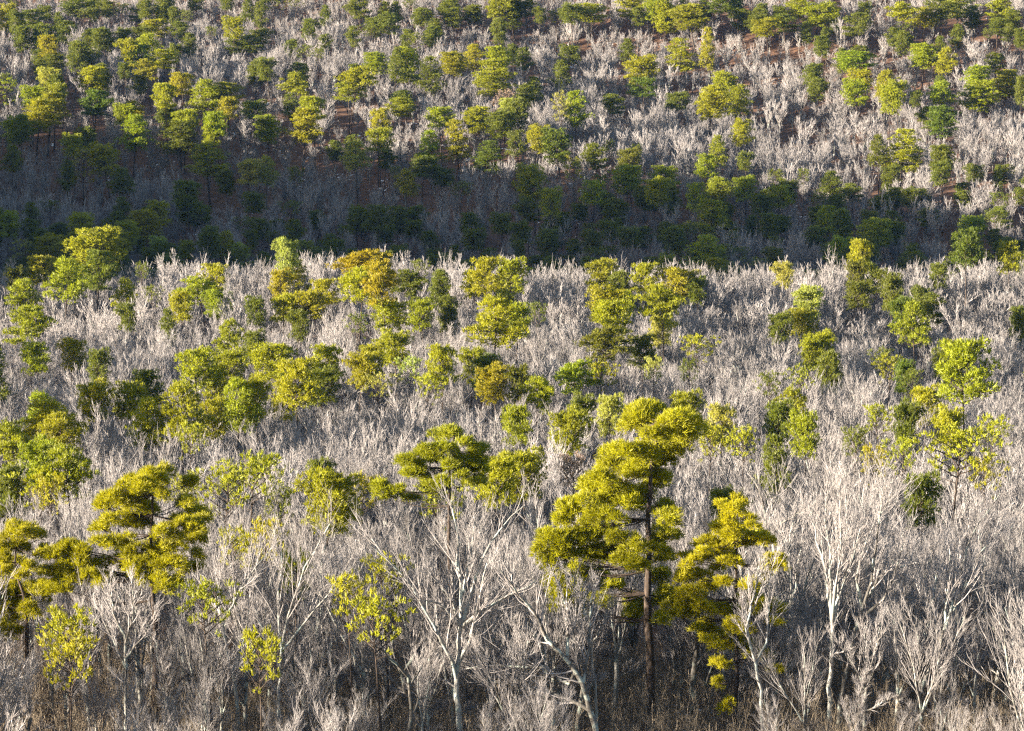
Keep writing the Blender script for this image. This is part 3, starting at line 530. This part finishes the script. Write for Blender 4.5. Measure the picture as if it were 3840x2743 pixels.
front_tree(208, 'thick dark trunk standing behind the slim golden pine', c6, 208, '800,1240 805,1000 815,800 820,700', ['815,760 760,680 730,600', '820,720 850,600 900,500', '818,800 860,760 900,700'], .36, M_DARK, twigs=.6)
front_tree(209, 'pale curved stem rising right beside the slim golden pine trunk', c6, 199, '1115,1240 1105,1000 1085,900 1055,800 1040,720', ['1085,900 1130,800 1150,650 1160,480', '1060,800 1050,700 1020,620', '1040,730 1080,560 1090,420'], .15, M_WHITE)
front_tree(210, 'straight grey tree halfway between the slim pine and the twin stems', c6, 214, '1225,1200 1228,900 1232,700', ['1232,720 1235,500 1225,320 1255,190', '1232,700 1290,560 1330,400 1380,290', '1230,760 1180,600 1170,420 1150,250', '1232,600 1280,420 1300,280'], .17, M_WHITE)
front_tree(211, 'dark upright tree whose fork shows right of the slim pine top', c6, 224, '1140,1000 1135,600 1132,330', ['1132,340 1128,220 1090,100 1040,0', '1132,330 1150,200 1185,100 1200,0', '1133,400 1080,260 1020,140', '1132,360 1200,250 1290,180'], .18, M_DARK, twigs=.8)
front_tree(212, 'slender pale tree just left of the tallest pine trunk', c6, 200, '380,1240 365,1000 350,800 332,690', ['340,740 320,620 350,540', '350,800 400,700 430,620', '332,700 290,600 270,500'], .13, M_WHITE)
front_tree(213, 'heavy black trunk beside the leaning grey tree, lower centre', c6, 205, '148,1240 152,1000 162,830 170,720', ['165,800 130,700 80,640', '170,720 200,600 260,520', '160,850 210,790 250,680'], .27, M_DARK, twigs=.6)
front_tree(214, 'black trunk in the gloom between leaning grey tree and tallest pine', c6, 207, '212,1240 205,1000 205,830 215,700', ['210,760 250,650 300,580', '215,700 190,560 150,450'], .25, M_DARK, twigs=.6)
front_tree(215, 'black straight trunk under the leaning tree near the right edge', c6, 213, '1965,1200 1965,1000 1975,800 1980,700', ['1978,760 2020,640 2060,540', '1980,700 1950,560 1930,450'], .28, M_DARK, twigs=.6)
front_tree(216, 'second black trunk near the right edge, left of its straight twin', c6, 214, '1890,1200 1890,1040 1892,850 1900,730', ['1898,760 1860,640 1830,560', '1900,730 1930,600 1990,540'], .26, M_DARK, twigs=.6)
front_tree(217, 'pale forking tree rising below the round pine left of centre', c5, 201, '1240,1240 1240,1000 1250,820', ['1250,830 1290,640 1340,480 1420,330 1480,230', '1250,820 1230,640 1250,450 1240,300', '1252,830 1380,660 1460,560 1530,480', '1245,900 1170,760 1120,650'], .17, M_WHITE)
front_tree(218, 'pale tree with crossing limbs right of the spreading left pine', c5, 203, '1060,1240 1050,1000 1010,820 990,720', ['1000,760 960,600 980,480 1000,380', '990,720 1060,560 1130,470 1200,380', '1010,820 900,700 870,690', '1040,930 1090,760 1100,620'], .17, M_WHITE)
front_tree(219, 'arching bare tree over brush beneath the spreading left pine', c5, 196, '560,1240 560,1000 555,800', ['555,820 600,640 590,520', '555,800 500,660 480,540', '558,850 640,760 700,640', '560,900 480,760 420,640'], .16, M_TRUNK)
front_tree(220, 'grey crooked tree at the very right edge', c6, 206, '2200,1240 2190,900 2140,720', ['2150,750 2090,640 2110,450 2090,300', '2140,720 2230,600 2280,500', '2190,900 2270,800 2330,640'], .17, M_TRUNK)

# ------------------------------------------------------------------ the rest of the leafless forest
NEARV = [bare_tree(300 + k, H=14., spread=[1, 1.2, .8, 1.1, .9, 1.3, 1, .75][k], leaders=[4, 3, 4, 5, 3, 4, 2, 4][k], twigs=1.1, tipr=.013, fork=[.42, .35, .5, .4, .45, .3, .5, .38][k],
                   mats=([M_TRUNK, M_WHITE, M_TRUNK, M_DARK, M_WHITE, M_TRUNK, M_DARK, M_TRUNK][k], M_TWIG)) for k in range(8)]
def cell_grid(y0, y1, s, umax):
    out = []; y = y0
    while y < y1:
        x1 = umax(y); x = -x1 + RNG.uniform(0, s)
        while x < x1:
            out.append((x + RNG.uniform(-.42, .42) * s, y + RNG.uniform(-.42, .42) * s)); x += s
        y += s
    return out
PP = np.array([(a, b, c) for a, b, c in PINE_POS]); BP = np.array(BARE_POS)
CLEAR = []
for px, py, rad in ((2960, 560, 13), (3010, 640, 10), (3270, 760, 10), (3300, 640, 8), (3560, 1010, 9), (250, 600, 8), (640, 430, 7)):
    Y = solve(px, py, 0.); CLEAR.append((ray(px, py)[0] * Y, Y, rad))
def free(x, y, near):
    d = np.hypot(PP[:, 0] - x, PP[:, 1] - y)
    if (d < np.minimum(PP[:, 2] * .55, 2.6)).any(): return False
    if len(BP) and (np.hypot(BP[:, 0] - x, BP[:, 1] - y) < 1.6).any(): return False
    if y > 560 and any((x - a) ** 2 + ((y - b) * .7) ** 2 < r * r for a, b, r in CLEAR): return RNG.random() < .22
    return True
def hlim(x, y):
    m = (PP[:, 1] > y) & (PP[:, 1] - y < 16) & (np.abs(PP[:, 0] - x) < PP[:, 2] * .8 + .8)
    return .72 if m.any() else 1.
INFRONT = [(ray(x, 2400)[0], Y) for x, Y in ((2437, 205), (2760, 203), (2500, 203), (2640, 203))]
cols = ['below the left-edge pine', 'left of the spreading pine trunk', 'beneath the spreading left pine', 'right of the spreading left pine', 'below the round pine left of centre',
        'left of the white forked tree', 'around the white forked tree', 'right of the white forked tree', 'left of the tallest pine', 'beneath the tallest pine',
        'beneath the slim golden pine', 'right of the slim golden pine', 'around the twin grey stems', 'left of the leaning right tree', 'right of the leaning right tree', 'at the right edge']
rows = [(192, 'at the front edge'), (216, 'behind the front trunks'), (999, 'deeper in the wood')]
ncount = 0
near = cell_grid(168, 262, 4.6, lambda y: y * .19)
near.sort(key=lambda p: p[1])
NEAR_END = 262
for x, y in near:
    if not free(x, y, True): continue
    if y < 203 and any(abs(x - k * y) < 1.6 for k, Y in INFRONT): continue
    u = (x / y) / .17633
    if abs(u) > 1.04: continue
    small = y < 196
    H = random.uniform(5.5, 9.5) if small else random.uniform(9, 14.5)
    if small and u > -.3 and random.random() < .45: continue
    v = NEARV[random.randrange(8)]; s = H / 14.
    px = (u + 1) / 2; q = cols[min(15, max(0, int(px * 16)))]; rw = next(n for a, n in rows if y < a)
    lb = ('short leafless tree ' if small else 'grey leafless tree ') + rw + ' ' + q
    t = thing('leafless_tree', lb, 'bare tree', (x, y, float(terr(x, y))), random.uniform(0, 6.28), (s, s, s), 'leafless trees ' + rw + ' ' + q)
    obj('trunk', v[0], t); obj('crown', v[1], t); ncount += 1
    if ncount >= 270: NEAR_END = y; break
print('near bare trees', ncount, NEAR_END)

# ------------------------------------------------------------------ uncountable masses: one object each, placed with geometry nodes
def scatter(name, label, pts, meshes, m):
    """pts: list of (x, y, z, rz, sx, sz, index)"""
    P = np.array(pts, float); me = bpy.data.meshes.new(name)
    me.vertices.add(len(P)); me.vertices.foreach_set('co', P[:, :3].astype(np.float32).ravel())
    def attr(n, t, key, val):
        a = me.attributes.new(n, t, 'POINT'); a.data.foreach_set(key, val)
    tilt = RNG.normal(0, .03, (len(P), 2))
    attr('rot', 'FLOAT_VECTOR', 'vector', np.stack([tilt[:, 0], tilt[:, 1], P[:, 3]], -1).astype(np.float32).ravel())
    attr('scl', 'FLOAT_VECTOR', 'vector', np.stack([P[:, 4], P[:, 4], P[:, 5]], -1).astype(np.float32).ravel())
    attr('idx', 'INT', 'value', P[:, 6].astype(np.int32))
    o = obj(name, me); o['kind'] = 'stuff'; o['label'] = label
    g = bpy.data.node_groups.new(name, 'GeometryNodeTree')
    g.interface.new_socket('Geometry', in_out='INPUT', socket_type='NodeSocketGeometry'); g.interface.new_socket('Geometry', in_out='OUTPUT', socket_type='NodeSocketGeometry')
    n = g.nodes; l = g.links; gi = n.new('NodeGroupInput'); go = n.new('NodeGroupOutput')
    jn = n.new('GeometryNodeJoinGeometry'); ip = n.new('GeometryNodeInstanceOnPoints'); ip.inputs['Pick Instance'].default_value = True
    for mm in reversed(meshes):
        src = bpy.data.objects.new(name + '_source', mm)
        oi = n.new('GeometryNodeObjectInfo'); oi.inputs['Object'].default_value = src; oi.inputs['As Instance'].default_value = False
        gt = n.new('GeometryNodeGeometryToInstance'); l.new(oi.outputs['Geometry'], gt.inputs[0]); l.new(gt.outputs[0], jn.inputs[0])
    def na(nm, t):
        a = n.new('GeometryNodeInputNamedAttribute'); a.data_type = t; a.inputs['Name'].default_value = nm
        return next(s for s in a.outputs if s.enabled and s.name == 'Attribute')
    er = n.new('FunctionNodeEulerToRotation')
    l.new(gi.outputs[0], ip.inputs['Points']); l.new(jn.outputs[0], ip.inputs['Instance']); l.new(na('idx', 'INT'), ip.inputs['Instance Index'])
    l.new(na('rot', 'FLOAT_VECTOR'), er.inputs[0]); l.new(er.outputs[0], ip.inputs['Rotation']); l.new(na('scl', 'FLOAT_VECTOR'), ip.inputs['Scale'])
    l.new(ip.outputs[0], go.inputs[0])
    md = o.modifiers.new('scatter', 'NODES'); md.node_group = g
    return o
def joined(trunk, crown):
    """trunk and crown of one tree as a single mesh with two materials"""
    out = bpy.data.meshes.new('tree'); V = []; Lp = []; tot = []; mi = []; off = 0
    for k, me in enumerate((trunk, crown)):
        v = np.empty(len(me.vertices) * 3, np.float32); me.vertices.foreach_get('co', v); V.append(v)
        lo = np.empty(len(me.loops), np.int32); me.loops.foreach_get('vertex_index', lo); Lp.append(lo + off)
        lt = np.empty(len(me.polygons), np.int32); me.polygons.foreach_get('loop_total', lt); tot.append(lt); mi.append(np.full(len(lt), k, np.int32)); off += len(me.vertices)
    V = np.concatenate(V); Lp = np.concatenate(Lp); tot = np.concatenate(tot)
    out.vertices.add(len(V) // 3); out.vertices.foreach_set('co', V); out.loops.add(len(Lp)); out.loops.foreach_set('vertex_index', Lp)
    out.polygons.add(len(tot)); out.polygons.foreach_set('loop_start', (np.cumsum(tot) - tot).astype(np.int32)); out.polygons.foreach_set('loop_total', tot)
    out.materials.append(trunk.materials[0]); out.materials.append(crown.materials[0]); out.polygons.foreach_set('material_index', np.concatenate(mi))
    out.update(calc_edges=True)
    return out
MIDV = [joined(*bare_tree(400 + k, H=13., spread=[1, 1.2, .8, 1.1, .9, 1.3][k], leaders=[4, 5, 4, 5, 3, 5][k], fork=[.4, .32, .45, .36, .42, .3][k], twigs=.85, tipr=.024)) for k in range(6)]
FARV = [joined(*bare_tree(500 + k, H=13., spread=[.9, 1.1, .75, 1.0, 1.25][k], leaders=[4, 5, 4, 5, 4][k], fork=[.4, .3, .45, .36, .3][k], twigs=.78, tipr=.036)) for k in range(5)]
pts = []
for x, y in cell_grid(NEAR_END - 2, 470, 4.4, lambda y: y * .235):
    if free(x, y, False):
        s = random.uniform(.66, .95) * hlim(x, y); pts.append((x, y, float(terr(x, y)) - .1, random.uniform(0, 6.28), s, s * random.uniform(.9, 1.1), random.randrange(6)))
for x, y in cell_grid(165, NEAR_END, 4.6, lambda y: y * .27):
    if abs(x / y) > .17633 * 1.04:
        s = random.uniform(.7, 1.1); pts.append((x, y, float(terr(x, y)) - .1, random.uniform(0, 6.28), s, s, random.randrange(6)))
for x, y in cell_grid(470, 1010, 5.0, lambda y: y * .215):
    if not free(x, y, False): continue
    if y > 600 and RNG.random() < .1 + .25 * (math.sin(x / 31 + 1) * math.sin(y / 27 + x / 60) > .25): continue
    s = random.uniform(.66, 1.0) * hlim(x, y); pts.append((x, y, float(terr(x, y)) - .1, random.uniform(0, 6.28), s * random.uniform(.9, 1.15), s * random.uniform(.9, 1.15), 6 + random.randrange(5)))
print('wood', len(pts))
scatter('leafless_woods', 'pale leafless forest covering the slopes behind the front trees', pts, MIDV + FARV, None)
# small and half hidden pines of the slopes
sp = []; FARP = [joined(a, b) for _, _, (a, b) in (VAR['r'][0], VAR['c'][1], VAR['r'][2], VAR['s'][0], VAR['b'][1])]
for me in FARP: me.materials[1] = M_NEEDR
for X, Y, Z, sx, sz, rz, k in STUFF_P: sp.append((X, Y, Z, rz, sx, sz, k))
for x, y in cell_grid(625, 760, 8.5, lambda y: y * .215):
    if RNG.random() < .7 and (np.hypot(PP[:, 0] - x, PP[:, 1] - y) > 3.5).all() and not any((x - a) ** 2 + (y - b) ** 2 < r * r for a, b, r in CLEAR):
        s = random.uniform(.6, .85); sp.append((x, y, float(terr(x, y)) - .1, random.uniform(0, 6.28), s * 1.1, s, random.randrange(5)))
for x, y in cell_grid(300, 1000, 12, lambda y: y * .25):
    if abs(x / y) > .18 and RNG.random() < .4:
        s = random.uniform(.7, 1.05); sp.append((x, y, float(terr(x, y)) - .1, random.uniform(0, 6.28), s, s, random.randrange(5)))
scatter('pine_woods', 'small and half hidden pines among the leafless trees on the slopes', sp, FARP, None)
# brush
def brush(seed):
    rg = np.random.default_rng(seed); st = []
    for k in range(7):
        a = rg.uniform(0, 6.28); p = np.array([math.cos(a), math.sin(a), 0]) * rg.uniform(0, .9)
        st.append(grow(rg, p + np.array([0, 0, -.1]), np.array([rg.normal(0, .16), rg.normal(0, .16), 1]), rg.uniform(1.6, 4.2), rg.uniform(.014, .03), 6, .09, .03, .4))
    l2 = spawn(rg, st, 7, .25, .38, .7, 4, .14, .08, .009, .3); l3 = spawn(rg, l2, 3.5, .2, .5, .65, 3, .14, .08, .008, .25, .8)
    b = MB(); b.tubes(st, 4); b.tubes(l2, 3); b.tubes(l3, 3)
    return b.mesh('brush', M_BRUSH)
bp = []
for x, y in cell_grid(158, 235, 1.7, lambda y: y * .215):
    s = random.uniform(.6, 1.25); bp.append((x, y, float(terr(x, y)), random.uniform(0, 6.28), s, s, random.randrange(5)))
scatter('undergrowth', 'tan leafless brush and saplings on the forest floor at the front', bp, [brush(600 + k) for k in range(5)], None)

# ------------------------------------------------------------------ air
HAZE = .000014
if HAZE:
    hb = MB(); lo, hi = np.array([-1300, -500, -62.]), np.array([1300, 1900, 420.])
    hb.add(np.array([[(lo, hi)[i][0], (lo, hi)[j][1], (lo, hi)[k][2]] for i in (0, 1) for j in (0, 1) for k in (0, 1)]), q=[[0, 1, 3, 2], [4, 6, 7, 5], [0, 4, 5, 1], [2, 3, 7, 6], [0, 2, 6, 4], [1, 5, 7, 3]])
    m, n, l = mat('haze'); out = N(n, 'ShaderNodeOutputMaterial'); pv = N(n, 'ShaderNodeVolumePrincipled')
    pv.inputs['Color'].default_value = (.18, .42, 1, 1); pv.inputs['Density'].default_value = HAZE; pv.inputs['Anisotropy'].default_value = 0
    l.new(pv.outputs[0], out.inputs['Volume'])
    ho = obj('haze', hb.mesh('haze', m, False)); ho['kind'] = 'stuff'; ho['label'] = 'thin blue haze in the air over the valley'
